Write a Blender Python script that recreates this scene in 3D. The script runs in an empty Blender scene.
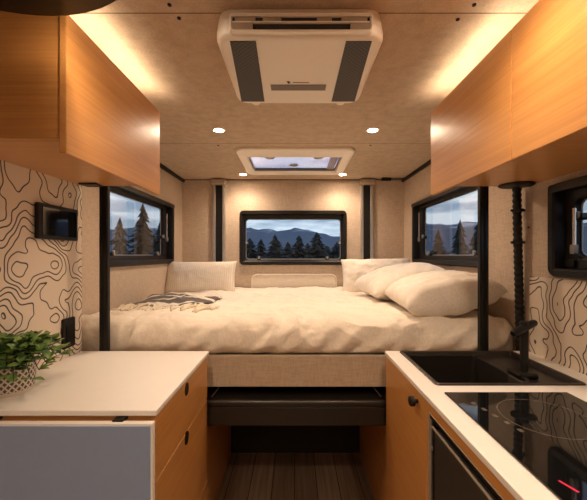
import bpy, bmesh, math, random
from mathutils import Vector, Matrix, noise
random.seed(7)
SC = bpy.context.scene
COL = SC.collection
EYE = 1.30                       # eye height; heights below are given relative to it
PI = math.pi
F = 330.0

# ------------------------------------------------------------------ materials
def new_mat(name):
    m = bpy.data.materials.new(name); m.use_nodes = True
    nt = m.node_tree
    return m, nt, nt.nodes['Principled BSDF'], nt.nodes['Material Output']

def N(nt, t, **kw):
    n = nt.nodes.new(t)
    for k, v in kw.items():
        if k in n.inputs: n.inputs[k].default_value = v
        else: setattr(n, k, v)
    return n

def math_n(nt, op, a, b=None, c=None):
    n = nt.nodes.new('ShaderNodeMath'); n.operation = op
    for i, v in enumerate((a, b, c)):
        if v is None: continue
        if isinstance(v, (int, float)): n.inputs[i].default_value = v
        else: nt.links.new(v, n.inputs[i])
    return n.outputs[0]

def mapping(nt, scale, coord='Object', loc=(0, 0, 0), rot=(0, 0, 0)):
    tc = N(nt, 'ShaderNodeTexCoord'); mp = N(nt, 'ShaderNodeMapping')
    mp.inputs['Scale'].default_value = scale; mp.inputs['Location'].default_value = loc
    mp.inputs['Rotation'].default_value = rot
    nt.links.new(tc.outputs[coord], mp.inputs['Vector'])
    return mp.outputs[0]

def noise_n(nt, vec, scale=1, detail=3, rough=.5):
    n = N(nt, 'ShaderNodeTexNoise')
    n.inputs['Scale'].default_value = scale; n.inputs['Detail'].default_value = detail
    n.inputs['Roughness'].default_value = rough
    nt.links.new(vec, n.inputs['Vector'])
    return n.outputs['Fac']

def ramp(nt, fac, stops):
    r = N(nt, 'ShaderNodeValToRGB'); e = r.color_ramp.elements
    while len(e) < len(stops): e.new(.5)
    for el, (p, c) in zip(e, stops):
        el.position = p; el.color = tuple(c) + (1,) if len(c) == 3 else c
    nt.links.new(fac, r.inputs[0])
    return r.outputs[0]

def mix(nt, fac, a, b):
    n = N(nt, 'ShaderNodeMix', data_type='RGBA')
    for i, v in ((0, fac), (6, a), (7, b)):
        if isinstance(v, (int, float)): n.inputs[i].default_value = v
        elif isinstance(v, tuple): n.inputs[i].default_value = v + (1,)
        else: nt.links.new(v, n.inputs[i])
    return n.outputs[2]

def bump(nt, bs, h, strength=.3, dist=.002):
    b = N(nt, 'ShaderNodeBump'); b.inputs['Strength'].default_value = strength
    b.inputs['Distance'].default_value = dist
    nt.links.new(h, b.inputs['Height']); nt.links.new(b.outputs[0], bs.inputs['Normal'])

def plain(name, col, rough=.5, metal=0, spec=.5, grain=0, var=.04):
    m, nt, bs, _ = new_mat(name)
    bs.inputs['Roughness'].default_value = rough; bs.inputs['Metallic'].default_value = metal
    bs.inputs['Specular IOR Level'].default_value = spec
    f = noise_n(nt, mapping(nt, (1, 1, 1)), 40, 3)
    c = ramp(nt, f, [(.3, tuple(x * (1 - var) for x in col)), (.7, tuple(min(1, x * (1 + var)) for x in col))])
    nt.links.new(c, bs.inputs['Base Color'])
    if grain: bump(nt, bs, noise_n(nt, mapping(nt, (1, 1, 1)), 900, 2), grain, .0006)
    return m

def wood(name, axis, c0=(.49, .215, .056), c1=(.62, .300, .088), rough=.36):
    m, nt, bs, _ = new_mat(name)
    s = [34, 34, 34]; s['xyz'.index(axis)] = 1.1
    s2 = [210, 210, 210]; s2['xyz'.index(axis)] = 3.5
    f1 = noise_n(nt, mapping(nt, s), 1, 4, .55)
    f2 = noise_n(nt, mapping(nt, s2), 1, 3, .6)
    f = math_n(nt, 'ADD', math_n(nt, 'MULTIPLY', f1, .45), math_n(nt, 'MULTIPLY', f2, .55))
    nt.links.new(ramp(nt, f, [(.34, c0), (.62, c1)]), bs.inputs['Base Color'])
    bs.inputs['Roughness'].default_value = rough
    bs.inputs['Coat Weight'].default_value = .45; bs.inputs['Coat Roughness'].default_value = .33
    bump(nt, bs, f2, .12, .0006)
    return m

def fabric(name, col, scale=1.0, joints=()):
    m, nt, bs, _ = new_mat(name)
    a = noise_n(nt, mapping(nt, (26 * scale, 26 * scale, 190 * scale)), 1, 2)
    b = noise_n(nt, mapping(nt, (190 * scale, 190 * scale, 26 * scale)), 1, 2)
    c = noise_n(nt, mapping(nt, (8, 8, 8)), 1, 3)
    f = math_n(nt, 'ADD', math_n(nt, 'MULTIPLY', math_n(nt, 'ADD', a, b), .44), math_n(nt, 'MULTIPLY', c, .12))
    colr = ramp(nt, f, [(.36, tuple(x * .84 for x in col)), (.60, tuple(x * 1.07 for x in col))])
    if joints:                    # butt joints between the lining boards
        tc = N(nt, 'ShaderNodeTexCoord'); sp = N(nt, 'ShaderNodeSeparateXYZ')
        nt.links.new(tc.outputs['Object'], sp.inputs[0])
        tot = None
        for j in joints:
            d = math_n(nt, 'LESS_THAN', math_n(nt, 'ABSOLUTE', math_n(nt, 'SUBTRACT', sp.outputs[1], j)), .0022)
            tot = d if tot is None else math_n(nt, 'ADD', tot, d)
        colr = mix(nt, math_n(nt, 'MULTIPLY', tot, .75), colr, (.05, .03, .018))
    nt.links.new(colr, bs.inputs['Base Color'])
    bs.inputs['Roughness'].default_value = .85; bs.inputs['Specular IOR Level'].default_value = .2
    bump(nt, bs, math_n(nt, 'ADD', a, b), .25, .0008)
    return m

def topo(name, off):
    m, nt, bs, _ = new_mat(name)
    e = .004
    def nz(dy, dz):
        mp = mapping(nt, (1, 1, 1), loc=(0, off + dy, dz))
        return noise_n(nt, mp, 4.3, 2.2, .42)
    n0, n1, n2 = nz(0, 0), nz(e, 0), nz(0, e)
    L = 22.0
    fr = math_n(nt, 'ABSOLUTE', math_n(nt, 'SUBTRACT', math_n(nt, 'FRACT', math_n(nt, 'MULTIPLY', n0, L)), .5))
    d1 = math_n(nt, 'SUBTRACT', n1, n0); d2 = math_n(nt, 'SUBTRACT', n2, n0)
    g = math_n(nt, 'SQRT', math_n(nt, 'ADD', math_n(nt, 'MULTIPLY', d1, d1), math_n(nt, 'MULTIPLY', d2, d2)))
    g = math_n(nt, 'MAXIMUM', math_n(nt, 'MULTIPLY', g, L / e), .8)
    dist = math_n(nt, 'DIVIDE', fr, g)
    mr = N(nt, 'ShaderNodeMapRange'); mr.inputs[1].default_value = .0015; mr.inputs[2].default_value = .0030
    mr.inputs[3].default_value = 1; mr.inputs[4].default_value = 0
    nt.links.new(dist, mr.inputs[0])
    nt.links.new(mix(nt, mr.outputs[0], (.74, .64, .52), (.035, .028, .024)), bs.inputs['Base Color'])
    bs.inputs['Roughness'].default_value = .5
    return m

def emit(name, col, strength):
    m = bpy.data.materials.new(name); m.use_nodes = True; nt = m.node_tree
    nt.nodes.remove(nt.nodes['Principled BSDF'])
    e = N(nt, 'ShaderNodeEmission'); e.inputs[0].default_value = col + (1,); e.inputs[1].default_value = strength
    nt.links.new(e.outputs[0], nt.nodes['Material Output'].inputs[0])
    return m

def glass(name, tint, ior=1.6, rough=0.0):
    m = bpy.data.materials.new(name); m.use_nodes = True; nt = m.node_tree
    nt.nodes.remove(nt.nodes['Principled BSDF'])
    t = N(nt, 'ShaderNodeBsdfTransparent'); t.inputs[0].default_value = tint + (1,)
    g = N(nt, 'ShaderNodeBsdfGlossy'); g.inputs['Roughness'].default_value = rough
    fr = N(nt, 'ShaderNodeFresnel'); ge = N(nt, 'ShaderNodeNewGeometry')
    nt.links.new(math_n(nt, 'ADD', ior, math_n(nt, 'MULTIPLY', ge.outputs['Backfacing'], 1 / ior - ior)), fr.inputs[0])
    mx = N(nt, 'ShaderNodeMixShader')
    nt.links.new(fr.outputs[0], mx.inputs[0]); nt.links.new(t.outputs[0], mx.inputs[1]); nt.links.new(g.outputs[0], mx.inputs[2])
    nt.links.new(mx.outputs[0], nt.nodes['Material Output'].inputs[0])
    return m

def linen(name, col, fine=1.0, ribs=False, stripes=None):
    m, nt, bs, _ = new_mat(name)
    a = noise_n(nt, mapping(nt, (700 * fine, 90, 90)), 1, 2); b = noise_n(nt, mapping(nt, (90, 700 * fine, 90)), 1, 2)
    f = math_n(nt, 'MULTIPLY', math_n(nt, 'ADD', a, b), .5)
    c = ramp(nt, f, [(.36, tuple(x * .86 for x in col)), (.64, tuple(min(1, x * 1.05) for x in col))])
    h = f
    if ribs:
        tc = N(nt, 'ShaderNodeTexCoord'); sp = N(nt, 'ShaderNodeSeparateXYZ'); nt.links.new(tc.outputs['Object'], sp.inputs[0])
        wv = math_n(nt, 'SINE', math_n(nt, 'MULTIPLY', sp.outputs[0], 420))
        h = math_n(nt, 'ADD', math_n(nt, 'MULTIPLY', wv, .5), f)
        c = mix(nt, math_n(nt, 'MULTIPLY', math_n(nt, 'ADD', wv, 1), .2), c, tuple(x * .62 for x in col))
    if stripes:                   # woven stripes across the throw
        tc = N(nt, 'ShaderNodeTexCoord'); sp = N(nt, 'ShaderNodeSeparateXYZ'); nt.links.new(tc.outputs['Object'], sp.inputs[0])
        tot = None
        for ctr, hw in stripes:
            d = math_n(nt, 'LESS_THAN', math_n(nt, 'ABSOLUTE', math_n(nt, 'SUBTRACT', sp.outputs[1], ctr)), hw)
            tot = d if tot is None else math_n(nt, 'MAXIMUM', tot, d)
        c = mix(nt, tot, c, (.72, .66, .58))
    nt.links.new(c, bs.inputs['Base Color'])
    bs.inputs['Roughness'].default_value = .9; bs.inputs['Specular IOR Level'].default_value = .15
    bs.inputs['Sheen Weight'].default_value = .15
    bump(nt, bs, h, .35, .0012)
    return m

def plank_floor(name):
    m, nt, bs, _ = new_mat(name)
    mp = mapping(nt, (1, 1, 1), rot=(0, 0, PI / 2))
    br = N(nt, 'ShaderNodeTexBrick'); br.offset = .37
    br.inputs['Scale'].default_value = 1; br.inputs['Brick Width'].default_value = 1.1; br.inputs['Row Height'].default_value = .125
    br.inputs['Mortar Size'].default_value = .0022; br.inputs['Color1'].default_value = (.15, .15, .15, 1); br.inputs['Color2'].default_value = (.85, .85, .85, 1)
    nt.links.new(mp, br.inputs['Vector'])
    g = noise_n(nt, mapping(nt, (60, 2.2, 1)), 1, 4, .6)
    f = math_n(nt, 'ADD', math_n(nt, 'MULTIPLY', g, .75), math_n(nt, 'MULTIPLY', br.outputs['Color'], .25))
    c = ramp(nt, f, [(.3, (.19, .13, .09)), (.7, (.46, .32, .22))])
    nt.links.new(mix(nt, br.outputs['Fac'], c, (.018, .012, .009)), bs.inputs['Base Color'])
    bs.inputs['Roughness'].default_value = .5
    bump(nt, bs, g, .15, .001)
    return m

def woven_pot(name):
    m, nt, bs, _ = new_mat(name)
    tc = N(nt, 'ShaderNodeTexCoord'); sp = N(nt, 'ShaderNodeSeparateXYZ'); nt.links.new(tc.outputs['Object'], sp.inputs[0])
    ang = math_n(nt, 'ARCTAN2', sp.outputs[1], sp.outputs[0])
    u = math_n(nt, 'MULTIPLY', ang, 22 / (2 * PI)); v = math_n(nt, 'MULTIPLY', sp.outputs[2], 52)
    def line(expr):
        return math_n(nt, 'LESS_THAN', math_n(nt, 'ABSOLUTE', math_n(nt, 'SUBTRACT', math_n(nt, 'FRACT', expr), .5)), .17)
    l = math_n(nt, 'MAXIMUM', line(math_n(nt, 'ADD', u, v)), line(math_n(nt, 'SUBTRACT', u, v)))
    band = math_n(nt, 'MULTIPLY', math_n(nt, 'GREATER_THAN', sp.outputs[2], .012), math_n(nt, 'LESS_THAN', sp.outputs[2], .092))
    k = math_n(nt, 'MULTIPLY', band, math_n(nt, 'SUBTRACT', 1, l))
    nt.links.new(mix(nt, k, (.64, .56, .48), (.10, .08, .07)), bs.inputs['Base Color'])
    bs.inputs['Roughness'].default_value = .55
    return m

def perforated(name):
    m, nt, bs, _ = new_mat(name)
    v = N(nt, 'ShaderNodeTexVoronoi'); v.inputs['Scale'].default_value = 92; v.inputs['Randomness'].default_value = 0
    nt.links.new(mapping(nt, (1, 1, .001), rot=(0, 0, PI / 4)), v.inputs['Vector'])
    k = math_n(nt, 'LESS_THAN', v.outputs['Distance'], .44)
    nt.links.new(mix(nt, k, (.050, .036, .027), (.003, .002, .002)), bs.inputs['Base Color'])
    bs.inputs['Roughness'].default_value = .5
    return m

M = {}
M['oak_y'] = wood('oak veneer grain along', 'y'); M['oak_x'] = wood('oak veneer grain across', 'x'); M['oak_z'] = wood('oak veneer grain upright', 'z')
M['oak_dark'] = wood('oak in cupboard base', 'y')
M['lining'] = fabric('woven beige lining', (.55, .44, .34))
M['ceiling'] = fabric('woven beige ceiling lining', (.50, .395, .295), 1, (.917, 1.99))
M['board'] = fabric('woven beige bed board', (.46, .36, .26))
M['topo_l'] = topo('contour print', 0.0); M['topo_r'] = topo('contour print facing', 3.3)
M['white'] = plain('white laminate', (.80, .765, .72), .38, var=.008)
M['flap'] = plain('laminate with daylight tint', (.245, .325, .50), .45, var=.015)  # grey-white face with cool daylight and shade put into its colour
M['edge'] = plain('pale edge banding', (.70, .62, .52), .5)
M['black'] = plain('matt black', (.009, .008, .007), .5, 0, .3)
M['black_gloss'] = plain('satin black', (.008, .007, .006), .28, 0, .4)
M['frame'] = plain('black window plastic', (.008, .0065, .006), .45, 0, .3)
M['leather'] = plain('dark brown leatherette', (.013, .0095, .007), .33, grain=.3)
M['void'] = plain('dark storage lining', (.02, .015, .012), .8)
M['floor'] = plank_floor('dark vinyl planks')
M['ac'] = plain('cream plastic', (.82, .77, .70), .42, var=.01)
M['ac_in'] = plain('beige plastic inside', (.36, .28, .21), .6)
M['ac_strip'] = plain('grey brown strip', (.13, .10, .08), .4)
M['grille'] = perforated('perforated intake')
M['alu'] = plain('brushed aluminium', (.55, .53, .50), .35, .8)
M['chrome'] = plain('chrome', (.75, .73, .70), .18, 1)
M['clear'] = plain('pale plastic latch', (.30, .28, .26), .3)
M['steel'] = plain('dark stainless steel', (.10, .085, .07), .3, .6)
M['sink'] = plain('black composite sink', (.016, .013, .011), .3)
M['trimline'] = plain('pale trim strip', (.45, .38, .30), .35)
M['cooktop'] = plain('black ceramic glass', (.006, .006, .006), .035, 0, .5); M['cooktop'].node_tree.nodes['Principled BSDF'].inputs['IOR'].default_value = 1.7
M['ring'] = plain('grey printed ring', (.10, .085, .07), .2)
M['red'] = plain('painted red reflection', (.75, .03, .10), .3)
M['duvet'] = linen('cream cotton duvet', (.82, .74, .63))
M['pillow'] = linen('cream cotton pillow', (.84, .765, .67))
M['ribbed'] = linen('ribbed cream cushion', (.80, .72, .62), ribs=True)
M['throw'] = linen('grey woven throw', (.125, .105, .09), .6, stripes=((.0, .014), (.105, .010), (-.16, .02)))
M['fringe'] = linen('cream fringe', (.74, .65, .50), .5)
M['leaf'] = None
m, nt, bs, _ = new_mat('green leaf'); f = noise_n(nt, mapping(nt, (1, 1, 1)), 38, 2)
nt.links.new(ramp(nt, f, [(.30, (.04, .10, .026)), (.48, (.12, .23, .055)), (.68, (.30, .40, .12))]), bs.inputs['Base Color'])
bs.inputs['Roughness'].default_value = .5; M['leaf'] = m
M['stem'] = plain('green stem', (.05, .08, .025), .7)
M['soil'] = plain('dark soil', (.03, .02, .013), .95)
M['pot'] = woven_pot('woven pattern pot')
M['glass'] = glass('acrylic window pane', (.82, .86, .90), 1.6)
M['glass_back'] = glass('flat acrylic window pane', (.80, .86, .92), 1.28)
M['skyglass'] = glass('milky rooflight pane', (.88, .88, .98), 1.5)
M['screen'] = plain('glossy dark screen', (.006, .006, .007), .05, 0, .7)
M['conifer'] = plain('dark conifer needles', (.012, .020, .018), .9)
M['bark'] = plain('conifer bark', (.03, .022, .018), .9)
M['ground'] = plain('dark meadow', (.03, .04, .03), .95)
M['lens'] = emit('lit downlight lens', (1, .75, .53), 110.0)
M['led'] = emit('lit led strip', (1, .79, .54), 24.0)
m, nt, bs, _ = new_mat('haze tinted mountain rock and snow')
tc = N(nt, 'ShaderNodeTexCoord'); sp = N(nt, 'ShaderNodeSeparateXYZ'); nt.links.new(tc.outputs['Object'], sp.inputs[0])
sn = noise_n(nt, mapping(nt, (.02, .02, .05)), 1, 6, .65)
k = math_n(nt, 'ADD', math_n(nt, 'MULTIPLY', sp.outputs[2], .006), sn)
nt.links.new(ramp(nt, k, [(.84, (.125, .155, .205)), (.95, (.42, .47, .55))]), bs.inputs['Base Color'])  # blue of the distance haze is put into the rock colour
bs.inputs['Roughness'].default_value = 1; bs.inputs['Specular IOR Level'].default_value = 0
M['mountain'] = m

# ------------------------------------------------------------------ mesh helpers
class MB:
    def __init__(s): s.bm = bmesh.new()
    def box(s, x0, x1, y0, y1, z0, z1):
        v = [s.bm.verts.new((x, y, z)) for x in (x0, x1) for y in (y0, y1) for z in (z0, z1)]
        for f in ((0, 1, 3, 2), (4, 6, 7, 5), (0, 4, 5, 1), (2, 3, 7, 6), (0, 2, 6, 4), (1, 5, 7, 3)):
            s.bm.faces.new([v[i] for i in f])
        return s
    def loft(s, loops, cap0=False, cap1=False, closed=False):
        vs = [[s.bm.verts.new(p) for p in L] for L in loops]
        n = len(vs[0]); rng = range(len(vs) if closed else len(vs) - 1)
        for i in rng:
            a, b = vs[i], vs[(i + 1) % len(vs)]
            for j in range(n):
                s.bm.faces.new((a[j], a[(j + 1) % n], b[(j + 1) % n], b[j]))
        if cap0: s.bm.faces.new(vs[0][::-1])
        if cap1: s.bm.faces.new(vs[-1])
        return s
    def tube(s, pts, r, seg=12, cap=True):
        pts = [Vector(p) for p in pts]; loops = []
        for i, p in enumerate(pts):
            t = (pts[min(i + 1, len(pts) - 1)] - pts[max(i - 1, 0)]).normalized()
            ref = Vector((0, 0, 1)) if abs(t.z) < .9 else Vector((1, 0, 0))
            a = t.cross(ref).normalized(); b = t.cross(a)
            rr = r[i] if isinstance(r, (list, tuple)) else r
            loops.append([p + rr * (math.cos(2 * PI * k / seg) * a + math.sin(2 * PI * k / seg) * b) for k in range(seg)])
        return s.loft(loops, cap, cap)
    def lathe(s, prof, c, seg=32, cap0=True, cap1=True):
        loops = [[(c[0] + r * math.cos(2 * PI * k / seg), c[1] + r * math.sin(2 * PI * k / seg), c[2] + z) for k in range(seg)] for r, z in prof]
        return s.loft(loops, cap0, cap1)
    def grid(s, fn, nu, nv):
        vs = [[s.bm.verts.new(fn(i / nu, j / nv)) for j in range(nv + 1)] for i in range(nu + 1)]
        for i in range(nu):
            for j in range(nv):
                s.bm.faces.new((vs[i][j], vs[i + 1][j], vs[i + 1][j + 1], vs[i][j + 1]))
        return s
    def holed(s, us, vs, holes, fn, t):
        """slab with rectangular holes; fn(u, v, w) -> point, w from 0 to t"""
        cu = sorted(set(us + [x for h in holes for x in h[:2]])); cv = sorted(set(vs + [x for h in holes for x in h[2:]]))
        def solid(i, j):
            if i < 0 or j < 0 or i >= len(cu) - 1 or j >= len(cv) - 1: return False
            mu, mv = (cu[i] + cu[i + 1]) / 2, (cv[j] + cv[j + 1]) / 2
            return not any(h[0] < mu < h[1] and h[2] < mv < h[3] for h in holes)
        cache = {}
        def V(i, j, k):
            if (i, j, k) not in cache: cache[(i, j, k)] = s.bm.verts.new(fn(cu[i], cv[j], k * t))
            return cache[(i, j, k)]
        for i in range(len(cu) - 1):
            for j in range(len(cv) - 1):
                if not solid(i, j): continue
                q = ((i, j), (i + 1, j), (i + 1, j + 1), (i, j + 1))
                s.bm.faces.new([V(a, b, 0) for a, b in q]); s.bm.faces.new([V(a, b, 1) for a, b in q[::-1]])
                for (a, b), nb in (((0, 1), (i, j - 1)), ((1, 2), (i + 1, j)), ((2, 3), (i, j + 1)), ((3, 0), (i - 1, j))):
                    if not solid(*nb):
                        s.bm.faces.new((V(*q[b], 0), V(*q[a], 0), V(*q[a], 1), V(*q[b], 1)))
        return s
    def lift(s):                                    # eye-relative heights -> world
        for v in s.bm.verts: v.co.z += EYE
        return s
    def done(s, name, mat, parent=None, origin=None, bevel=0, seg=2, smooth=None, sub=0, lift=True):
        if lift: s.lift()
        bm = s.bm
        off = wloc(parent) if parent else (Vector(origin) + Vector((0, 0, EYE)) if origin is not None else Vector())
        for v in bm.verts: v.co -= off
        bmesh.ops.recalc_face_normals(bm, faces=bm.faces[:])
        me = bpy.data.meshes.new(name); bm.to_mesh(me); bm.free()
        me.materials.append(mat)
        o = bpy.data.objects.new(name, me); COL.objects.link(o)
        if parent: o.parent = parent
        else: o.location = off
        if bevel:
            b = o.modifiers.new('edge', 'BEVEL'); b.width = bevel; b.segments = seg; b.limit_method = 'ANGLE'; b.angle_limit = .6
        if sub:
            d = o.modifiers.new('soft', 'SUBSURF'); d.levels = sub; d.render_levels = sub
        if smooth is not None:
            for p in me.polygons: p.use_smooth = True
            if smooth > 0:
                try: me.set_sharp_from_angle(angle=smooth)
                except Exception: pass
        return o

def wloc(o):
    l = Vector()
    while o: l = l + o.location; o = o.parent
    return l

def tag(o, label, cat, group=None, kind=None):
    o['label'] = label; o['category'] = cat
    if group: o['group'] = group
    if kind: o['kind'] = kind
    return o

def thing(name, loc, label, cat, group=None):
    o = bpy.data.objects.new(name, None); COL.objects.link(o)
    o.empty_display_size = .05
    o.location = (loc[0], loc[1], loc[2] + EYE)
    return tag(o, label, cat, group)

def structure(name, mb, mat, parent=None, **kw):
    o = mb.done(name, mat, parent, **kw)
    if not parent: o['kind'] = 'structure'
    return o

def struct_empty(name, loc):
    o = bpy.data.objects.new(name, None); COL.objects.link(o); o.location = (loc[0], loc[1], loc[2] + EYE); o['kind'] = 'structure'
    return o

def copy_tree(o, loc=None, parent=None):
    c = o.copy(); COL.objects.link(c); c.parent = parent
    if loc is not None: c.location = (loc[0], loc[1], loc[2] + EYE)
    for ch in list(o.children): copy_tree(ch, None, c)
    return c

def rrect(u0, u1, v0, v1, r, n=6):
    r = max(min(r, (u1 - u0) / 2 - 1e-4, (v1 - v0) / 2 - 1e-4), 1e-4)
    out = []
    for cx, cy, a in ((u1 - r, v1 - r, 0), (u0 + r, v1 - r, PI / 2), (u0 + r, v0 + r, PI), (u1 - r, v0 + r, 1.5 * PI)):
        for k in range(n + 1):
            t = a + PI / 2 * k / n
            out.append((cx + r * math.cos(t), cy + r * math.sin(t)))
    return out

def ring(mb, fn, rect, r, prof, rad=None):
    """loft of rounded rectangles: prof = [(inset or 4 insets, w), ...]"""
    loops = []
    for ins, w in prof:
        a, b, c, d = ins if isinstance(ins, tuple) else (ins,) * 4
        rr = rad if rad else max(r - min(a, b, c, d), .006)
        loops.append([fn(u, v, w) for u, v in rrect(rect[0] + a, rect[1] - b, rect[2] + c, rect[3] - d, rr)])
    mb.loft(loops)
    return mb

def slab(mb, fn, rect, r, w0, w1):
    L = rrect(*rect, r)
    mb.loft([[fn(u, v, w0) for u, v in L], [fn(u, v, w1) for u, v in L]], True, True)
    return mb

# ------------------------------------------------------------------ room shell
XL, XR, XP = -1.0, .975, -.89          # left wall, right wall, printed panel on the left wall
YB, YN = 2.94, -1.3
ZC, ZF = .672, -1.30
fl = lambda u, v, w: (XL + w, u, v)
fr_ = lambda u, v, w: (XR - w, u, v)
fb = lambda u, v, w: (u, YB - w, v)
WL = (1.70, 2.685, -.066, .41)         # windows: extents along the wall and in height
WR = (1.66, 2.68, -.066, .415)
WN = (.62, 1.246, -.082, .262)
WB = (-.487, .463, -.088, .395)
def hole(w, m=.022): return (w[0] + m, w[1] - m, w[2] + m, w[3] - m)

structure('floor', MB().box(XL - .06, XR + .06, YN - .06, YB + .06, ZF - .05, ZF), M['floor'])
structure('wall_left', MB().holed([YN, YB], [ZF, ZC], [hole(WL)], lambda u, v, w: (XL - w, u, v), .045), M['lining'])
structure('wall_right', MB().holed([YN, YB], [ZF, ZC], [hole(WR), hole(WN), (-1.15, -.50, ZF + .03, .45)], lambda u, v, w: (XR + w, u, v), .045), M['lining'])  # rear opening is out of view, added to let cool sky light in
structure('wall_back', MB().holed([XL - .045, XR + .045], [ZF, ZC], [hole(WB)], lambda u, v, w: (u, YB + w, v), .045), M['lining'])
structure('wall_rear', MB().holed([XL - .045, XR + .045], [ZF, ZC], [], lambda u, v, w: (u, YN - w, v), .045), M['lining'])
SKY = (-.322, .325, 2.222, 2.600)
ceiling = structure('ceiling', MB().holed([XL - .045, XR + .045], [YN - .045, YB + .045], [SKY], lambda u, v, w: (u, v, ZC + w), .014), M['ceiling'])
for x, y in ((-.335, .885), (-.327, .935), (.482, .885), (.465, .94), (-.467, 2.02), (.465, 2.02)):
    MB().lathe([(.0055, 0), (.0055, -.003), (.003, -.0045)], (x, y, ZC), 12).done('screw_cap', M['black'], ceiling)
structure('wall_panel_left', MB().box(XL, XP, YN, 1.38, ZF, ZC), M['topo_l'])
structure('wall_panel_right', MB().box(XR - .005, XR, YN, 1.362, -.42, -.088), M['topo_r'])
structure('trim_1', MB().box(XL, XL + .024, 1.40, YB, ZC - .024, ZC), M['black'], bevel=.004)
structure('trim_2', MB().box(XR - .024, XR, 1.40, YB, ZC - .024, ZC), M['black'], bevel=.004)
structure('trim_3', MB().box(XL, XR, YB - .006, YB, ZC - .006, ZC), M['black'])

# ------------------------------------------------------------------ windows
def window(n, fn, rect, border, far_stay=None, cassette=True, sb=.14):
    root = struct_empty('window_%d' % n, fn((rect[0] + rect[1]) / 2, rect[2], 0))
    f = MB()
    ring(f, fn, rect, .035, [(0, 0), (0, .016), (.006, .024), (.026, .024), (.032, .018), (.034, -.052), (.030, -.052)])
    f.done('window_frame', M['frame'], root, smooth=.6)
    g = MB()
    bl, br, bb, bt = border
    ring(g, fn, rect, .035, [(.031, -.020), ((bl - .012, br - .012, bb - .012, bt - .012), -.024), ((bl, br, bb, bt), -.030), ((bl + .001, br + .001, bb + .001, bt + .001), -.060), (.028, -.062)], rad=.028)
    g.done('sash', M['frame'], root, smooth=.6)
    r2 = (rect[0] + bl - .004, rect[1] - br + .004, rect[2] + bb - .004, rect[3] - bt + .004)
    p = MB(); slab(p, fn, r2, .035, -.056, -.060); p.done('pane', M['glass_back'] if n == 1 else M['glass'], root)
    p = MB(); ring(p, fn, (r2[0] + .004, r2[1] - .004, r2[2] + .004, r2[3] - .004), .03, [(0, -.0555), (.001, -.052), (.005, -.052), (.006, -.0555)])
    p.done('pane_seal', M['alu'], root, smooth=.6)
    if cassette:
        c = MB(); slab(c, fn, (rect[0] + .02, rect[1] - .02, rect[3] - .034, rect[3] - .006), .010, .020, .034)
        c.done('blind_cassette', M['black_gloss'], root, smooth=.5)
    L = r2[1] - r2[0]
    spots = [(r2[0] + L * .145, r2[2] + .012), (r2[0] + L * .855, r2[2] + .012), (r2[1] - .015, r2[2] + .145), (r2[0] + .015, r2[2] + .145)]
    for u, v in spots:
        b = MB(); slab(b, fn, (u - .016, u + .016, v - .010, v + .016), .008, -.056, -.034)
        lt = b.done('latch', M['black_gloss'], root, smooth=.6)
        h = MB(); slab(h, fn, (u - .009, u + .009, v - .004, v + .022), .008, -.034, -.024); h.done('latch_button', M['clear'], lt, smooth=.6)
    if far_stay is not None:
        u = far_stay
        s_ = MB().tube([fn(u, r2[2] + sb, -.018), fn(u, r2[3] - .04, -.018)], .0065, 10); st = s_.done('window_stay', M['chrome'], root, smooth=.8)
        s_ = MB(); slab(s_, fn, (u - .009, u + .009, r2[2] + sb - .025, r2[2] + sb + .008), .006, -.026, -.010); s_.done('stay_clamp', M['clear'], st, smooth=.6)
    return root
window(1, fb, WB, (.045, .045, .048, .070))
window(2, fl, WL, (.06, .085, .062, .045), far_stay=2.632)
window(3, fr_, WR, (.06, .085, .062, .045), far_stay=2.628)
w4 = window(4, fr_, WN, (.06, .062, .075, .06), far_stay=1.172, sb=.04)
for k in range(7):
    b = MB(); y0 = 1.222 - k * .085
    slab(b, fr_, (y0 - .055, y0, WN[2] + .040, WN[2] + .066), .004, -.022, -.012); b.done('louvre', M['black'], w4)

# rooflight
rl = struct_empty('rooflight', (-.0, 2.36, ZC))
fu = lambda u, v, w: (u, v, ZC - w)
f = MB(); ring(f, fu, (-.378, .385, 2.045, 2.69), .06, [(0, 0), (0, .014), (.008, .022), ((.058, .060, .165, .082), .018), ((.063, .065, .172, .090), .012), ((.063, .065, .172, .090), -.013), (.05, -.013)])
f.done('rooflight_frame', M['ac'], rl, smooth=.6)
g = MB(); slab(g, fu, (-.318, .322, 2.213, 2.604), .02, -.004, -.010); g.done('pane', M['skyglass'], rl)
g = MB(); ring(g, fu, (-.313, .318, 2.219, 2.598), .012, [(0, .008), (.003, .009), (.007, .008), (.008, -.003), (0, -.003)]); g.done('inner_rim', M['ac_strip'], rl, smooth=.5)
for k in range(5):
    g = MB().box(.250 + k * .011, .257 + k * .011, 2.235, 2.585, ZC - .006, ZC + .003); g.done('blind_pleat', M['ac_in'], rl, bevel=.001)
for x, y in ((-.17, 2.27), (.165, 2.27), (-.005, 2.46)):
    MB().lathe([(.034, .003), (.034, -.004), (.022, -.008)], (x, y, ZC), 24).done('latch', M['alu'], rl, smooth=.6)

# back wall hatch
h = thing('access_hatch', (-.01, YB, -.30), 'low cream hatch with rounded corners under the back window', 'hatch')
g = MB(); slab(g, fb, (-.375, .365, -.46, -.180), .045, 0, .010); g.done('hatch_panel', M['edge'], h, smooth=.6)
g = MB(); ring(g, fb, (-.387, .377, -.47, -.168), .055, [(0, 0), (0, .012), (.003, .016), (.011, .016), (.014, .010)]); g.done('hatch_trim', M['edge'], h, smooth=.6)

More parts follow.
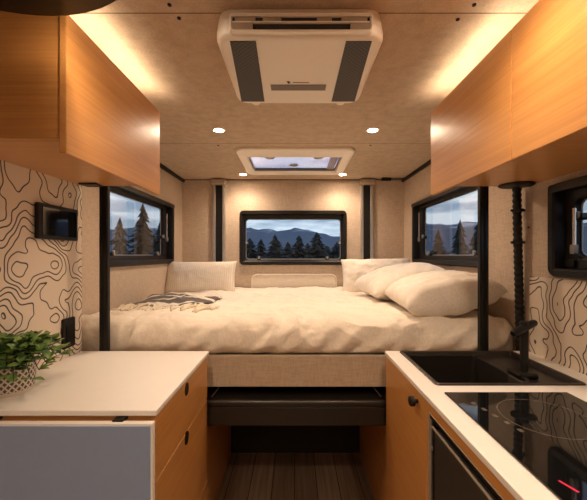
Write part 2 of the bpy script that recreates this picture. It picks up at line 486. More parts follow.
# ------------------------------------------------------------------ bed lift rails
def rail(x, y, w, label, wide=False):
    base = -.42 if wide else ZF
    t = thing('bed_lift_rail', (x, y, base), label, 'rail', 'bed lift rails')
    if wide:
        for s in (-1, 1):
            MB().box(x + s * .043 - .013, x + s * .043 + .013, YB - .028, YB, base, ZC - .055).done('side_flange', M['alu'], t, bevel=.004)
        MB().box(x - .030, x + .030, YB - .020, YB, base, ZC - .055).done('track', M['black'], t)
        g = MB(); slab(g, fb, (x - .068, x + .068, ZC - .056, ZC - .006), .02, 0, .075); g.done('cap', M['ac_in'], t, bevel=.008, smooth=.6)
    else:
        m = MB().box(x - w / 2, x + w / 2, y - .010, y + .012, base, ZC); m.done('track', M['black'], t, bevel=.003)
        for s in (-1, 1): MB().box(x + s * w * .28 - .004, x + s * w * .28 + .004, y - .0125, y - .010, base + .05, ZC - .05).done('rib', M['black_gloss'], t)
    return t
rail(-.8055, 1.400, .036, 'black upright rail in front of the bed at the left counter end')
rail(.8005, 1.400, .037, 'black upright rail in front of the bed behind the sink')
rail(-.668, YB, .05, 'silver edged black rail on back wall left of the window', True)
rail(.640, YB, .05, 'silver edged black rail on back wall right of the window', True)

# ------------------------------------------------------------------ bed
bed = thing('platform_bed', (0, 2.18, -.60), 'raised platform bed with beige fabric front board across the van', 'bed')
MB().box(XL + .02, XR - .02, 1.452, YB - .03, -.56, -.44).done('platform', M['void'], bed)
MB().box(-.95, .93, 1.430, 1.452, -.572, -.437).done('front_board', M['board'], bed, bevel=.003)
MB().box(-.93, .91, 1.50, YB - .05, -.44, -.335).done('mattress', M['pillow'], bed, bevel=.03, seg=3)

def fold(x, y, s=0):
    n = noise.noise
    v = Vector((x, y, s))
    a = n(Vector((x * 2.1, y * 2.4, s * 2 + 3))) * .016
    wx = x + .12 * n(v * 3.1); wy = y + .12 * n(v * 3.1 + Vector((9, 4, 1)))
    b = 1 - abs(n(Vector((wx * 3.4 + wy * 1.8, wy * 2.2 - wx, s * 3)) * 1.4)) * 2
    c = 1 - abs(n(Vector((wx * 9 - wy * 3, wy * 5 + wx * 3, s * 6 + 7)))) * 2
    d = n(Vector((wx * 26, wy * 20, s * 22)))
    e = 1 - 2 * abs(n(Vector((wx * 34 + 4 * a, wy * 24, s * 30 + 2))))
    return a + .0016 * e + .015 * b * abs(b) + .0085 * c + .0035 * d
BT = -.300
def bedtop(x, y):
    ex = max(0, (abs(x + .01) - .86) / .12)
    return BT + fold(x, y) + .010 * math.exp(-((y - 1.62) / .12) ** 2) - .02 * ex * ex
def duvet_pt(u, v):
    x = XL + .012 + u * (XR - XL - .03)
    if v < .28:                                    # hanging front, rounded over the edge
        t = v / .28
        a = -PI / 2 + t * PI                       # from under edge round the front to the top
        cz, cy, rz, ry = -.374, 1.525, .074, .084
        y = cy - ry * abs(math.cos(a)) ** .75; z = cz + rz * math.copysign(abs(math.sin(a)) ** .85, math.sin(a))
        if t < .5:
            z -= .0
        w = fold(x, 1.525 + .05 * t, (1 - t) * .28)
        pl = noise.noise(Vector((x * 13 + 3 * (1 - t), t * 1.2, 4.0))) * .020 * math.sin(PI * min(1, t * 1.1))
        k = math.sin(PI * t * .5)
        y -= (w * .9 + pl) * math.sin(PI * t) ; z += w * k * k
        if t < .12: z = max(z, -.446)
        z += .010 * math.exp(-((y - 1.62) / .12) ** 2) * k
        return (x, y, z)
    t = (v - .28) / .72
    y = 1.525 + t * (YB - .034 - 1.525)
    return (x, y, bedtop(x, y))
dv = MB().grid(duvet_pt, 300, 210).done('duvet', M['duvet'], None, origin=(0, 2.2, BT), smooth=0)
tag(dv, 'crumpled cream white duvet covering the whole raised bed', 'duvet')
sd = dv.modifiers.new('thickness', 'SOLIDIFY'); sd.thickness = .012; sd.offset = -1

def pillow_mesh(w, h, t, mat4, seed, open_end=False, wr=1.0):
    n = 44; mb = MB()
    def pt(u, v, sgn):
        a = (1 - abs(u) ** 3.2); b = (1 - abs(v) ** 2.8)
        if open_end and u > 0: a = 1 - u ** 11
        th = t / 2 * max(0, a) ** .55 * max(0, b) ** .55
        x = w / 2 * u * (1 - .05 * (1 - v * v)) ; y = h / 2 * v * (1 - .07 * (1 - u * u))
        q = Vector((x * 7 + seed, y * 7, sgn * 1.5))
        wrk = (noise.noise(q) * .012 + (1 - 2 * abs(noise.noise(q * 1.9))) * .010 + (1 - 2 * abs(noise.noise(q * 4))) * .004) * wr
        z = sgn * th + wrk * min(1, th / (t * .2))
        return mat4 @ Vector((x, y, z))
    mb.grid(lambda i, j: pt(2 * i - 1, 2 * j - 1, 1), n, n)
    mb.grid(lambda i, j: pt(2 * i - 1, 2 * j - 1, -1), n, n)
    bmesh.ops.remove_doubles(mb.bm, verts=mb.bm.verts[:], dist=.0008)
    return mb
def place(loc, axes_x, axes_y):
    ax = Vector(axes_x).normalized(); az = ax.cross(Vector(axes_y)).normalized(); ay = az.cross(ax)
    m = Matrix((ax, ay, az)).transposed().to_4x4(); m.translation = Vector(loc); return m
def pillow(name, loc, ax, ay, w, h, t, mat, label, cat, seed, group=None, **kw):
    p = pillow_mesh(w, h, t, place(loc, ax, ay), seed, **kw)
    o = p.done(name, mat, None, origin=(loc[0], loc[1], loc[2] - h / 2), smooth=0)
    return tag(o, label, cat, group)
pillow('cushion', (-.745, 2.62, -.180), (1, .06, 0), (0, .35, 1), .56, .275, .15, M['ribbed'],
       'ribbed cream oblong cushion in the back left corner of the bed', 'cushion', 3.1, wr=.35)
pillow('bed_pillow', (.660, 2.66, -.172), (1, -.10, .02), (0, .45, 1), .56, .31, .16, M['pillow'],
       'cream pillow standing against the back wall in the right corner', 'pillow', 8.4, 'pillows on the right of the bed')
pillow('bed_pillow', (.690, 2.215, -.175), (-.05, 1, .0), (-1, -.05, -.25), .56, .50, .19, M['pillow'],
       'middle pillow lying below the right window, behind the open-ended one', 'pillow', 15.2, 'pillows on the right of the bed')
pillow('bed_pillow', (.735, 1.70, -.192), (-.03, -1, -.05), (1, -.03, .20), .46, .45, .175, M['pillow'],
       'nearest large cream pillow with its open case end towards the sink', 'pillow', 21.7, 'pillows on the right of the bed', open_end=True)

# throw with fringe
th = thing('throw_blanket', (-.74, 2.00, BT + .02), 'folded grey throw with white stripes and cream fringe, left side of bed', 'blanket')
TA = math.radians(-10)
def thp(a, b):                                     # local blanket axes -> plan
    return (-.74 + a * math.cos(TA) - b * math.sin(TA), 2.00 + a * math.sin(TA) + b * math.cos(TA))
def throw_pt(u, v, up):
    a = -.25 + .50 * u; b = -.17 + .34 * v
    x, y = thp(a, b); e = min(u, 1 - u, v, 1 - v)
    z = bedtop(x, y) + (.010 + .012 * min(1, e * 9) ** .6 + .007 * noise.noise(Vector((x * 8, y * 8, 5)))) * (1 if up else .35)
    return (max(x, XL + .02), y, z)
m = MB(); m.grid(lambda u, v: throw_pt(u, v, True), 40, 40); m.grid(lambda u, v: throw_pt(u, v, False), 40, 40)
bmesh.ops.remove_doubles(m.bm, verts=m.bm.verts[:], dist=.0005)
m.done('woven_cloth', M['throw'], th, smooth=0)
for k in range(46):
    a = -.27 + .62 * k / 45 + random.uniform(-.006, .006); b0 = -.155 + random.uniform(-.02, .01)
    x0, y0 = thp(a, b0); L = random.uniform(.10, .19); dx = random.uniform(-.05, .05)
    pts = []; rad = []
    for i in range(7):
        t = i / 6
        x = max(XL + .03, x0 + dx * t + .012 * math.sin(5 * t + k)); y = y0 - L * t
        pts.append((x, y, bedtop(x, y) + .006 * (1 - t) + .003 + .002 * math.sin(k * 1.7 + t * 4))); rad.append([.006, .007, .005, .007, .008, .008, .005][i] * random.uniform(.85, 1.2))
    MB().tube(pts, rad, 7).done('tassel', M['fringe'], th, smooth=0)

# ------------------------------------------------------------------ under the bed
bn = thing('step_bench', (0, 1.6, -.715), 'dark brown padded step bench under the bed board', 'bench')
MB().box(-.455, .46, 1.392, 1.80, -.722, -.640).done('bench_box', M['leather'], bn, bevel=.006)
MB().box(-.455, .46, 1.386, 1.80, -.645, -.612).done('cushion_pad', M['leather'], bn, bevel=.014, seg=4, smooth=.9)
for x, s in ((-.352, 1), (.368, -1)):
    MB().tube([(x, 1.40, -.602), (x + s * .022, 1.45, -.580)], .0028, 8).done('bracket', M['steel'], bn, smooth=.8)
for x0, x1, side, lab in ((XL + .005, -.415, 'left', 'oak storage box under the left half of the bed'), (.425, XR - .005, 'right', 'oak storage box under the right half of the bed')):
    b = MB().box(x0, x1, 1.432, 2.16, ZF, -.724).done('storage_box', M['oak_dark'], None, origin=((x0 + x1) / 2, 1.8, ZF), bevel=.002)
    tag(b, lab, 'storage box', 'storage boxes under the bed')
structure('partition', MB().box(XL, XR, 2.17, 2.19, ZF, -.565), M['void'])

# ------------------------------------------------------------------ left counter
lc = thing('base_cabinet', (-.62, 1.1, ZF), 'oak drawer cabinet under the white worktop on the left', 'cabinet')
LX = -.362
MB().box(XP + .003, LX - .019, .862, 1.372, ZF + .06, -.418).done('carcass', M['oak_x'], lc)
MB().box(XP + .003, LX - .06, .90, 1.36, ZF, ZF + .06).done('plinth', M['black'], lc)
def drawer(z0, z1, hz):
    d = MB().box(LX - .018, LX, .862, 1.368, z0, z1).done('drawer', M['oak_y'], lc, bevel=.0015)
    fx = lambda u, v, w: (LX + w, u, v)
    g = MB(); slab(g, fx, (1.108 - .019, 1.108 + .019, hz - .021, hz + .021), .018, -.010, .0012); g.done('finger_hole', M['black'], d, smooth=.6)
drawer(-.591, -.420, -.450); drawer(-.930, -.595, -.614); drawer(-1.235, -.934, -.960)
wt = MB().box(XP, -.356, .850, 1.376, -.416, -.400).done('worktop', M['white'], None, origin=(-.62, 1.1, -.416), bevel=.003)
tag(wt, 'white worktop on the oak drawers on the left, under the plant', 'worktop')
fp = thing('fold_down_flap', (-.62, .83, -1.0), 'grey-white fold-down table flap hanging at the front of the left counter', 'table flap')
MB().box(XP, -.3605, .822, .826, -1.02, -.428).done('flap_face', M['flap'], fp)
MB().box(XP, -.3555, .826, .842, -1.024, -.422).done('flap_board', M['white'], fp, bevel=.002)
for x in (-.775, -.448):
    MB().box(x - .014, x + .014, .834, .862, -.426, -.418).done('hinge', M['black'], fp, bevel=.002)

# plant
PC = (-.829, .968, -.400)
pl = thing('potted_plant', PC, 'bushy green plant in a lattice patterned pot on the left worktop', 'plant')
MB().lathe([(.049, 0), (.052, .003), (.055, .02), (.057, .05), (.058, .083), (.058, .088), (.053, .088), (.052, .075)], PC, 40, True, True).done('pot', M['pot'], pl, smooth=.7)
MB().lathe([(.054, .0), (.053, .006), (.05, .008), (.02, .010)], (PC[0], PC[1], PC[2] + .072), 24).done('soil', M['soil'], pl)
st = MB(); lf = MB()
def leaf(mb, p, d, up, L, W):
    d = d.normalized(); s = d.cross(up)
    if s.length < 1e-3: s = Vector((1, 0, 0))
    s.normalize(); n_ = s.cross(d)
    prof = [(0, 0), (.18, .55), (.42, 1), (.68, .78), (.88, .36), (1, 0)]
    mid = [p + d * L * a + n_ * (-.10 * L * a * a) for a, _ in prof]
    le = [mid[i] + s * W * w + n_ * .18 * W * w for i, (a, w) in enumerate(prof)]; ri = [mid[i] - s * W * w + n_ * .18 * W * w for i, (a, w) in enumerate(prof)]
    V = lambda q: mb.bm.verts.new((max(q.x, XP + .006), q.y, max(q.z, -.394)))
    m_ = [V(q) for q in mid]; l_ = [V(q) for q in le[1:-1]]; r_ = [V(q) for q in ri[1:-1]]
    for side in (l_, r_):
        mb.bm.faces.new((m_[0], m_[1], side[0])); mb.bm.faces.new((m_[-1], side[-1], m_[-2]))
        for i in range(3): mb.bm.faces.new((m_[i + 1], m_[i + 2], side[i + 1], side[i]))
for k in range(95):
    az = random.uniform(0, 2 * PI); el = random.uniform(.22, 1.4)
    R = random.uniform(.070, .112) * (1 if el < .9 else .72)
    p0 = Vector((PC[0] + .03 * math.cos(az), PC[1] + .03 * math.sin(az), PC[2] + .080))
    dirv = Vector((math.cos(az) * math.cos(el), math.sin(az) * math.cos(el), math.sin(el)))
    pts = []
    for i in range(6):
        t = i / 5; q = p0 + dirv * R * t + Vector((0, 0, .030 * math.sin(PI * t) - .045 * t * t * math.cos(el)))
        q.x = max(q.x, XP + .012); pts.append(q)
    st.tube(pts, [.0022, .002, .0018, .0016, .0014, .001], 5)
    for i in range(1, 6):
        for s in range(2 if i < 5 else 3):
            a2 = random.uniform(0, 2 * PI)
            dd = (dirv * .6 + Vector((math.cos(a2), math.sin(a2), random.uniform(-.35, .7)))).normalized()
            leaf(lf, pts[i] + Vector((random.uniform(-.004, .004), random.uniform(-.004, .004), 0)), dd, Vector((random.uniform(-.3, .3), random.uniform(-.3, .3), 1)), random.uniform(.024, .038), random.uniform(.008, .0125))
st.done('stems', M['stem'], pl); lf.done('foliage', M['leaf'], pl, smooth=0)

# wall fittings on the left panel
fp_ = lambda u, v, w: (XP + w, u, v)
sc_ = thing('control_display', (XP, 1.23, .058), 'black framed touch display on the contour printed left wall', 'display')
g = MB(); slab(g, fp_, (1.127, 1.332, .056, .182), .006, 0, .016); g.done('bezel', M['frame'], sc_, bevel=.003)
g = MB(); slab(g, fp_, (1.143, 1.318, .070, .168), .003, .016, .0185); g.done('screen', M['screen'], sc_)
ol = thing('wall_outlet', (XP, 1.29, -.36), 'black wall outlet plate beside the left worktop corner', 'outlet')
g = MB(); slab(g, fp_, (1.258, 1.326, -.362, -.246), .006, 0, .010); g.done('cover_plate', M['black'], ol, bevel=.002)
g = MB(); slab(g, fp_, (1.273, 1.311, -.338, -.270), .005, .010, .0135); g.done('socket_face', M['black_gloss'], ol)

# ------------------------------------------------------------------ overhead cabinets
def overhead(x_wall, sx, y0, y1, label, near_end, far_end, puck=None):
    """sx = +1: door faces +x (left side), -1: door faces -x"""
    xd = -.560 if sx > 0 else .571
    xb = xd - sx * .018
    X = lambda a, b: (min(a, b), max(a, b))
    t = thing('overhead_cabinet', ((x_wall + xb) / 2, (y0 + y1) / 2, .2875), label, 'cabinet', 'oak overhead cabinets')
    MB().box(*X(x_wall + sx * .002, xb - sx * .001), y0 + (.0225 if near_end else 0), y1 - .001, .2875, .565).done('carcass', M['oak_x'], t, bevel=.0015)
    MB().box(*X(xd, xb), y0, y1 - .002, .2500, .596).done('door', M['oak_y'], t, bevel=.002)
    for yy in ([y1 - .020] if far_end else []):
        MB().box(*X(x_wall + sx * .002, xb - sx * .001), yy, yy + .016, .565, .612).done('end_cap', M['edge'], t, bevel=.001)
    if near_end: MB().box(*X(x_wall + sx * .002, xb - sx * .001), y0 + .004, y0 + .022, .2875, .606).done('end_panel', M['oak_x'], t, bevel=.0015)
    s = MB().box(*X(xb - sx * .004, xb - sx * .016), y0 + .03, y1 - .03, .584, .589)
    MB().box(*X(xb - sx * .002, xb - sx * .020), y0 + .023, y1 - .022, .5655, .584).done('led_channel', M['edge'], t)
    s.done('led_strip', M['led'], t)
    if puck:
        MB().box(*X(*puck[:2]), puck[2], puck[3], .2815, .2875).done('bracket', M['black'], t, bevel=.002)
    return t
overhead(XP, 1, .810, 1.376, 'oak overhead cabinet on the left above the contour print wall', True, True, (-.86, -.79, 1.31, 1.37))
overhead(XR, -1, .870, 1.385, 'far oak overhead cabinet on the right, above the sink', False, True)
overhead(XR, -1, .300, .8695, 'near oak overhead cabinet on the right, above the cooktop', True, False)

# dark round fixture close to the lens, upper left
df = thing('ceiling_fixture', (-.55, .415, .543), 'dark round fixture hanging from the ceiling before the left cabinet', 'fixture')
MB().lathe([(.30, .128), (.325, .03), (.342, .008), (.335, 0), (.05, .0)], (-.55, .415, .543), 64).done('drum', M['black_gloss'], df, smooth=.6)
MB().lathe([(.342, .022), (.346, .018), (.346, .012), (.342, .008)], (-.55, .415, .543), 64, False, False).done('rim', M['leather'], df, smooth=.6)

# ------------------------------------------------------------------ right counter
RX = .3805
bc = thing('base_cabinet', (.68, 1.16, ZF), 'oak cupboard with one black knob under the sink', 'cabinet')
MB().box(RX + .019, XR - .008, .946, 1.372, ZF + .06, -.615).done('carcass', M['oak_x'], bc)
MB().box(RX + .019, XR - .008, 1.357, 1.373, -.615, -.418).done('end_panel', M['oak_x'], bc)
MB().box(RX + .05, XR - .008, .95, 1.36, ZF, ZF + .06).done('plinth', M['black'], bc)
dr = MB().box(RX, RX + .018, .947, 1.372, -1.235, -.419).done('door', M['oak_y'], bc, bevel=.0015)
kn = MB().tube([(RX, 1.018, -.451), (RX - .010, 1.018, -.451), (RX - .012, 1.018, -.451), (RX - .024, 1.018, -.451), (RX - .026, 1.018, -.451)], [.006, .006, .015, .015, .012], 20)
kn.done('knob', M['black'], dr, smooth=.6)
hz = thing('fridge_housing', (.68, .6, ZF), 'oak fascia and housing around the fridge below the cooktop', 'cabinet')
MB().box(RX, RX + .018, .24, .945, -.4435, -.4165).done('fascia', M['oak_y'], hz, bevel=.001)
MB().box(RX + .019, XR - .008, .24, .255, ZF, -.4165).done('end_panel', M['oak_x'], hz)
MB().box(RX + .06, XR - .008, .255, .945, -.4435, -.430).done('top_panel', M['oak_x'], hz)
fg = thing('fridge', (.68, .6, ZF), 'dark steel under-counter fridge below the cooktop', 'fridge')
MB().box(RX + .035, XR - .02, .262, .938, ZF, -.4475).done('body', M['black'], fg)
MB().box(RX + .004, RX + .034, .262, .938, -.462, -.4475).done('top_trim', M['black_gloss'], fg)
MB().box(RX + .008, RX + .034, .924, .936, -1.24, -.4475).done('side_trim', M['black_gloss'], fg)
MB().box(RX + .001, RX + .010, .938, .9415, -1.24, -.446).done('edge_strip', M['trimline'], fg)
fdoor = MB().box(RX + .006, RX + .034, .270, .914, -1.235, -.482).done('door', M['steel'], fg, bevel=.003)
MB().box(RX + .001, RX + .006, .270, .920, -.4800, -.4765).done('door_trim', M['trimline'], fg)
MB().box(RX - .001, RX + .004, .256, .938, -.4465, -.4440).done('top_strip', M['trimline'], fg)
fx = lambda u, v, w: (RX + .006 - w, u, v)
g = MB(); ring(g, fx, (.50, .700, -.640, -.560), .006, [(0, 0), (0, .003), (.005, .003), (.006, 0)]); g.done('handle_recess', M['trimline'], fdoor)
MB().tube([(RX + .004, .931, -.545), (RX + .014, .931, -.545)], .006, 10).done('hinge_pin', M['alu'], fg)

SK = (.432, .900, 1.010, 1.365)
wr_ = MB().holed([.3760, XR], [.20, 1.378], [(SK[0] + .006, SK[1] - .006, SK[2] + .006, SK[3] - .006)], lambda u, v, w: (u, v, -.400 - w), .016)
o = wr_.done('worktop', M['white'], None, origin=(.67, .8, -.416), bevel=.002)
tag(o, 'white worktop on the right holding the sink and cooktop', 'worktop')
sk = thing('sink', (.66, 1.19, -.60), 'square black inset sink at the far end of the right worktop', 'sink')
fs = lambda u, v, w: (u, v, -.400 + w)
g = MB(); ring(g, fs, SK, .014, [(0, .0003), (.0, .003), (.003, .0045), (.011, .0045), (.014, .003), (.018, -.012)]); g.done('rim', M['sink'], sk, smooth=.6)
g = MB(); ring(g, fs, (SK[0] + .0, SK[1], SK[2], SK[3]), .012, [(.0005, .0028), (.0028, .0052), (.0050, .0052)]); g.done('rim_edge', M['steel'], sk, smooth=.6)
L0 = [fs(u, v, -.012) for u, v in rrect(SK[0] + .018, .735, SK[2] + .018, SK[3] - .018, .012)]
L1 = [fs(u, v, -.175) for u, v in rrect(SK[0] + .024, .728, SK[2] + .024, SK[3] - .024, .03)]
L2 = [fs(u, v, -.190) for u, v in rrect(SK[0] + .050, .700, SK[2] + .05, SK[3] - .05, .03)]
MB().loft([L0, L1, L2], False, True).done('basin', M['sink'], sk, smooth=.6)
MB().box(.737, SK[1] - .018, SK[2] + .018, SK[3] - .018, -.440, -.4115).done('drain_ledge', M['sink'], sk, bevel=.003)
MB().box(.7305, .7385, SK[2] + .018, 1.13, -.440, -.4085).done('ledge_lip', M['steel'], sk, bevel=.002)
MB().lathe([(.04, 0), (.04, .004), (.026, .005), (.02, -.001)], (.58, 1.19, -.590), 32).done('drain', M['chrome'], sk, smooth=.6)

fc = thing('faucet', (.772, 1.115, -.4113), 'tall black faucet standing on the sink ledge', 'faucet')
bx, by = .778, 1.118
MB().box(bx - .038, bx + .026, by - .035, by + .035, -.4113, -.392).done('base_block', M['black_gloss'], fc, bevel=.006)
MB().tube([(bx, by, -.396), (bx, by, -.225)], .0125, 20).done('column', M['black'], fc, smooth=.8)
MB().tube([(bx - .052, by - .02, -.262), (bx - .045, by - .018, -.2595), (bx + .040, by + .012, -.2335), (bx + .048, by + .014, -.231)], [.0095, .0125, .0125, .0095], 20).done('spout', M['black_gloss'], fc, smooth=.8)
MB().tube([(bx - .02, by - .035, -.408), (bx - .02, by - .041, -.408)], .007, 14).done('button', M['chrome'], fc, smooth=.8)

hs = thing('corrugated_hose', (.95, 1.393, -.42), 'black corrugated hose running up the wall from the sink corner', 'hose')
hb = []; hr = []
n = 150
for i in range(n + 1):
    t = i / n; z = -.60 + t * (.2855 + .60)
    hb.append((.9535 - .010 * t + .003 * math.sin(t * 5), 1.396, z)); hr.append(.0165 + .0018 * math.sin(i * PI / 2 * 1.0 + .8) )
MB().tube(hb, hr, 16).done('hose', M['black'], hs, smooth=0)
for z in (.188, .053):
    c = MB().tube([(.945, 1.396, z - .006), (.945, 1.396, z + .006)], .022, 20); c.done('clip', M['black_gloss'], hs, smooth=.8)
    MB().box(.915, .974, 1.3935, 1.3985, z - .005, z + .005).done('clip_tab', M['black_gloss'], hs)
hp = MB().lathe([(.064, 0), (.064, -.004), (.059, -.007), (.03, -.009)], (.904, 1.345, .2870), 40).done('flange', M['black'], hs, smooth=.6)

ct = thing('cooktop', (.61, .67, -.400), 'black glass cooktop set in the right worktop nearest the camera', 'cooktop')
MB().box(.432, .786, .400, .952, -.3998, -.395).done('glass_plate', M['cooktop'], ct, bevel=.0015)
ft = lambda u, v, w: (u, v, -.395 + w)
for cx, cy, r in ((.610, .805, .100), (.610, .560, .085)):
    g = MB(); g.lathe([(r, 0.0), (r, .0003), (r - .0025, .0003), (r - .0025, 0)], (cx, cy, -.395), 64, False, False); g.done('burner_ring', M['ring'], ct)
for k in range(5):
    g = MB().box(.472 + k * .008, .482 + k * .008, .872 - k * .034, .886 - k * .034, -.395, -.3947); g.done('touch_mark', M['ring'], ct)
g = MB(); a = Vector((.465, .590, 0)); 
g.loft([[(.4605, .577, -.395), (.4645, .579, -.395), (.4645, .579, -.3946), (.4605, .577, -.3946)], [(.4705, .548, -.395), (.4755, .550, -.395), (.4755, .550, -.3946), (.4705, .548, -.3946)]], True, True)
g.done('reflection_strip', M['red'], ct)  # thin red strip standing in for a reflection on the glass

# wall fastener by the right window
sc2 = MB().tube([(XR, 1.372, .115), (XR - .004, 1.372, .115)], .004, 10).done('wall_screw', M['black'], None, origin=(XR, 1.372, .115))
tag(sc2, 'small black screw in the right wall beside the hose', 'screw')

# cable at the ceiling corner
cb = thing('ceiling_cable', (.80, 2.87, ZC), 'short black cable and connector at the back right ceiling corner', 'cable')
MB().box(.755, .835, 2.845, 2.875, ZC - .028, ZC - .004).done('connector', M['black'], cb, bevel=.003)
MB().tube([(.835, 2.86, ZC - .012), (.88, 2.862, ZC - .006), (.92, 2.862, ZC - .008), (.952, 2.86, ZC - .006)], .0035, 8).done('wire', M['black'], cb, smooth=.8)

# ------------------------------------------------------------------ air conditioner
AX = .015; A0 = (AX - .2335, AX + .2335, .889, 1.296); ZA = .590
ac = thing('roof_air_conditioner', (AX, 1.10, ZA), 'cream air conditioner with two dark intake grilles on the ceiling', 'air conditioner')
fa = lambda u, v, w: (u, v, ZA + w)
g = MB(); L = []
for ins, w_ in ((.020, 0), (.010, .0015), (.004, .005), (0, .013), (0, .030)):
    L.append([fa(u, v, w_) for u, v in rrect(A0[0] + ins, A0[1] - ins, A0[2] + ins, A0[3] - ins, .045 - ins)])
g.loft(L, True, False)
L = [[fa(u, v, .030) for u, v in rrect(*A0, .045)], [fa(u, v, .081) for u, v in rrect(A0[0] + .004, A0[1] - .004, A0[2] + .012, A0[3] - .006, .045)]]
g.loft(L, False, True)
g.done('housing', M['ac'], ac, smooth=.7)
fo = lambda u, v, w: (u, .893 - w, v)                 # the outlet is let into the end that faces the galley
g = MB(); slab(g, fo, (-.168, .203, .600, .643), .006, .0, .006); g.done('outlet_back', M['void'], ac)
g = MB(); ring(g, fo, (-.174, .209, .596, .648), .010, [(0, .0), (0, .012), (.003, .014), (.006, .012), (.007, .004)]); g.done('outlet_surround', M['ac'], ac, smooth=.6)
for z in (.6395, .6225):
    MB().box(-.167, .202, .880, .890, z - .0016, z + .0016).done('outlet_vane', M['ac'], ac)
for x0, x1 in ((-.160, -.105), (-.085, -.035), (.06, .10), (.125, .195)):
    MB().box(x0, x1, .8815, .888, .6245, .6375).done('outlet_divider', M['ac_in'], ac, bevel=.002)
for x0, x1 in ((-.167, -.112), (.150, .202)):
    MB().box(x0, x1, .881, .888, .602, .6205).done('outlet_flap', M['ac_in'], ac)
for x0, x1, x2, x3 in ((-.178, -.1065, -.203, -.115), (.142, .213, .142, .230)):
    lo = [(x0, .910), (x1, .910), (x3, 1.264), (x2, 1.264)]
    g = MB().loft([[(x, y, ZA - .0025) for x, y in lo], [(x, y, ZA + .004) for x, y in lo]], True, True); g.done('intake_grille', M['grille'], ac)
MB().box(-.083, .110, 1.142, 1.181, ZA - .002, ZA + .004).done('display_strip', M['ac_strip'], ac, bevel=.001)
MB().loft([[(-.027 + p, 1.120 + q, ZA - h_) for p, q in ((0, 0), (.010, 0), (.013, .012), (.005, .015))] for h_ in (.001, -.002)], True, True).done('logo', M['black'], ac)
MB().box(-.006, .050, 1.126, 1.131, ZA - .0006, ZA + .002).done('logo', M['ac_strip'], ac)
for x in (-.15, .18):
    MB().lathe([(.016, .03), (.016, -.002), (.013, -.004)], (x, 1.292, ZA + .006), 20).done('mount_cap', M['ac'], ac, smooth=.7)

# ------------------------------------------------------------------ downlights
def downlight():
    t = thing('downlight', (0, 0, ZC), '', 'ceiling light', 'recessed ceiling downlights')
    MB().lathe([(.035, 0), (.035, -.004), (.031, -.006), (.026, -.005), (.0245, -.002)], (0, 0, ZC), 32, False, False).done('trim_ring', M['ac'], t, smooth=.7)
    MB().lathe([(.0248, -.0015), (.0248, -.003), (.015, -.004)], (0, 0, ZC), 32).done('lens', M['lens'], t)
    ld = bpy.data.lights.new('lamp', 'SPOT'); ld.energy = 10.5; ld.color = (1, .75, .53); ld.spot_size = math.radians(146); ld.spot_blend = 1.0; ld.shadow_soft_size = .024
    lo = bpy.data.objects.new('lamp', ld); COL.objects.link(lo); lo.parent = t; lo.location = (0, 0, -.008)
    return t
d0 = downlight()
spots = [(-.405, 1.770, 'lit round downlight on the ceiling, left, beyond the air conditioner'), (.419, 1.770, 'lit round downlight on the ceiling, right, beyond the air conditioner'),
         (-.428, 2.742, 'lit round downlight at the back left of the rooflight'), (.400, 2.742, 'lit round downlight at the back right of the rooflight'),
         (-.375, .700, 'lit round downlight beside the left overhead cabinet, above the frame edge'), (.385, .700, 'lit round downlight beside the right overhead cabinets, above the frame edge'),
         (-.400, -.14, 'lit round downlight on the left of the galley ceiling over the camera'), (.425, -.14, 'lit round downlight on the right of the galley ceiling over the camera'),
         (-.400, -.85, 'rearmost lit round downlight on the left'), (.425, -.85, 'rearmost lit round downlight on the right')]
for i, (x, y, lab) in enumerate(spots):
    o = d0 if i == 0 else copy_tree(d0)
    o.location = (x, y, ZC + EYE); o['label'] = lab

# ------------------------------------------------------------------ outside
GZ = -2.3
structure('ground', MB().grid(lambda u, v: (-320 + 640 * u, -60 + 420 * v, GZ + .0), 8, 8), M['ground'])
def mtn(u, v):
    az = math.radians(-100 + 200 * u); R = 320 + 520 * v
    n1 = noise.fractal(Vector((math.sin(az) * 3.2, math.cos(az) * 3.2, v * 1.1 + 2)), 1.0, 2.1, 5)
    n2 = noise.noise(Vector((math.sin(az) * 11, math.cos(az) * 11, v * 3)))
    h = (R * .074 * (1 + .30 * n1 + .17 * n2 + .09 * noise.noise(Vector((math.sin(az) * 34, math.cos(az) * 34, v * 9))))) * math.sin(min(1, v * 1.35) * PI / 2) ** 1.2
    if v > .8: h *= 1 - (v - .8) * 4.8
    return (R * math.sin(az), R * math.cos(az), h - 3 * (1 - v))
structure('mountains', MB().grid(mtn, 260, 40), M['mountain'], smooth=0)

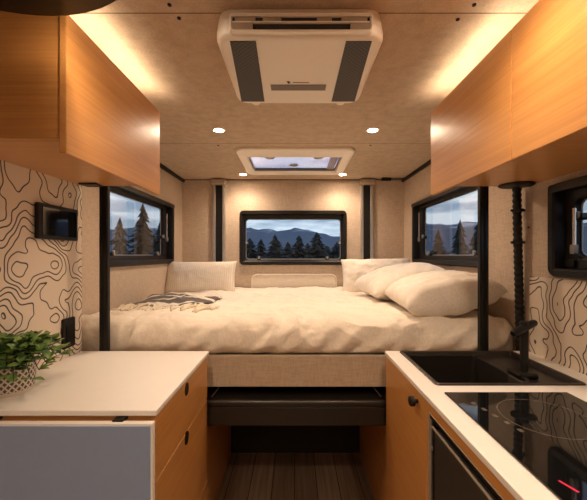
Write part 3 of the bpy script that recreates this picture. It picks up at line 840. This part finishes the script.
def conifer(px, py, Y, wpx, label, seed):
    """px, py: where its tip shows; Y: distance"""
    rnd = random.Random(seed)
    x = (px - 294.5) / F * Y; top = (255 - py) / F * Y; H = top - GZ; W = wpx / F * Y / 2
    t = thing('conifer', (x, Y, GZ), label, 'tree', 'conifers outside the windows')
    c = MB(); base = GZ + H * .12; hh = top - base
    nl = 15
    for k in range(nl):
        f = k / nl; zc = base + hh * f; r = W * (2.7 * (1 - f) ** .75 + .12)
        nb = 11
        for j in range(nb):
            a = 2 * PI * (j + rnd.random() * .8) / nb; rr = r * rnd.uniform(.55, 1.15); d = Vector((math.cos(a), math.sin(a), 0)); s = Vector((-d.y, d.x, 0))
            p = Vector((x, Y, zc + rnd.uniform(-.3, .3) * hh / nl)); dz = hh / nl
            tip = p + d * rr + Vector((0, 0, -dz * rnd.uniform(.3, 1.0)))
            m1 = p + d * rr * .5 + s * rr * .28 + Vector((0, 0, -dz * .3)); m2 = p + d * rr * .5 - s * rr * .28 + Vector((0, 0, -dz * .3))
            up = p + Vector((0, 0, dz * 1.1))
            vs = [c.bm.verts.new(q) for q in (up, m1, tip, m2)]; lo = c.bm.verts.new(p + Vector((0, 0, -dz * .3)))
            for q in ((0, 1, 2), (0, 2, 3)): c.bm.faces.new([vs[i] for i in q])
            c.bm.faces.new((lo, vs[2], vs[1])); c.bm.faces.new((lo, vs[3], vs[2]))
    c.tube([(x, Y, top - hh * .12), (x, Y, top)], [W * .08, W * .005], 6)
    c.done('crown', M['conifer'], t)
    MB().tube([(x, Y, GZ), (x, Y, top - hh * .1)], [W * .12, W * .03], 8).done('trunk', M['bark'], t)
    return t
ordn = ['first', 'second', 'third', 'fourth', 'fifth', 'sixth', 'seventh', 'eighth', 'ninth']
for i, (px, py, Y, w) in enumerate(((250, 238, 34, 14), (261, 239, 38, 11), (275, 235, 30, 16), (288, 242, 36, 13), (299, 235.5, 33, 15), (308, 243, 42, 12), (317, 232.5, 30, 16), (327, 246, 54, 12), (337, 242, 36, 14))):
    conifer(px, py, Y, w, 'dark conifer outside the back window, %s from the left' % ordn[i], 40 + i)
conifer(143, 204, 22, 17, 'tall conifer standing against the sky outside the left window', 71)
conifer(120, 218, 15, 17, 'dark bushy conifer outside the left window, beside the black rail', 72)
conifer(160, 222, 26, 13, 'small conifer at the far edge of the left window', 73)
conifer(460, 220, 14, 17, 'broad dark conifer in the middle of the right bed window', 74)
conifer(478, 224, 21, 15, 'dark conifer outside the right bed window next to the rail', 75)
conifer(438, 230, 24, 12, 'small conifer at the far edge of the right bed window', 76)

# ------------------------------------------------------------------ sky
w = bpy.data.worlds.new('dusk sky'); SC.world = w; w.use_nodes = True
nt = w.node_tree; bg = nt.nodes['Background']
tc = N(nt, 'ShaderNodeTexCoord'); sp = N(nt, 'ShaderNodeSeparateXYZ'); nt.links.new(tc.outputs['Generated'], sp.inputs[0])
base = ramp(nt, sp.outputs[2], [(0.0, (.62, .69, .73)), (.09, (.40, .49, .57)), (.30, (.32, .40, .60)), (1.0, (.20, .25, .45))])
mp = N(nt, 'ShaderNodeMapping'); mp.inputs['Scale'].default_value = (2.2, 2.2, 13); nt.links.new(tc.outputs['Generated'], mp.inputs['Vector'])
cl = noise_n(nt, mp.outputs[0], 1.6, 6, .6)
ck = ramp(nt, cl, [(.44, (0, 0, 0)), (.56, (1, 1, 1))])
nt.links.new(mix(nt, ck, base, (.86, .90, .92)), bg.inputs['Color'])
bg.inputs['Strength'].default_value = .6

# ------------------------------------------------------------------ camera and view
cam = bpy.data.cameras.new('camera'); co = bpy.data.objects.new('camera', cam); COL.objects.link(co)
co.location = (0, 0, EYE); co.rotation_euler = (PI / 2, 0, 0)
cam.sensor_fit = 'HORIZONTAL'; cam.sensor_width = 36; cam.lens = F / 587 * 36
cam.shift_x = -1 / 587; cam.shift_y = 5 / 587
cam.clip_start = .02; cam.clip_end = 3000
SC.camera = co
vs = SC.view_settings
vs.view_transform = 'Standard'; vs.look = 'None'; vs.exposure = 1.08; vs.gamma = 1; vs.use_curve_mapping = False
SC.cycles.use_denoising = True
SC.cycles.max_bounces = 10; SC.cycles.diffuse_bounces = 6
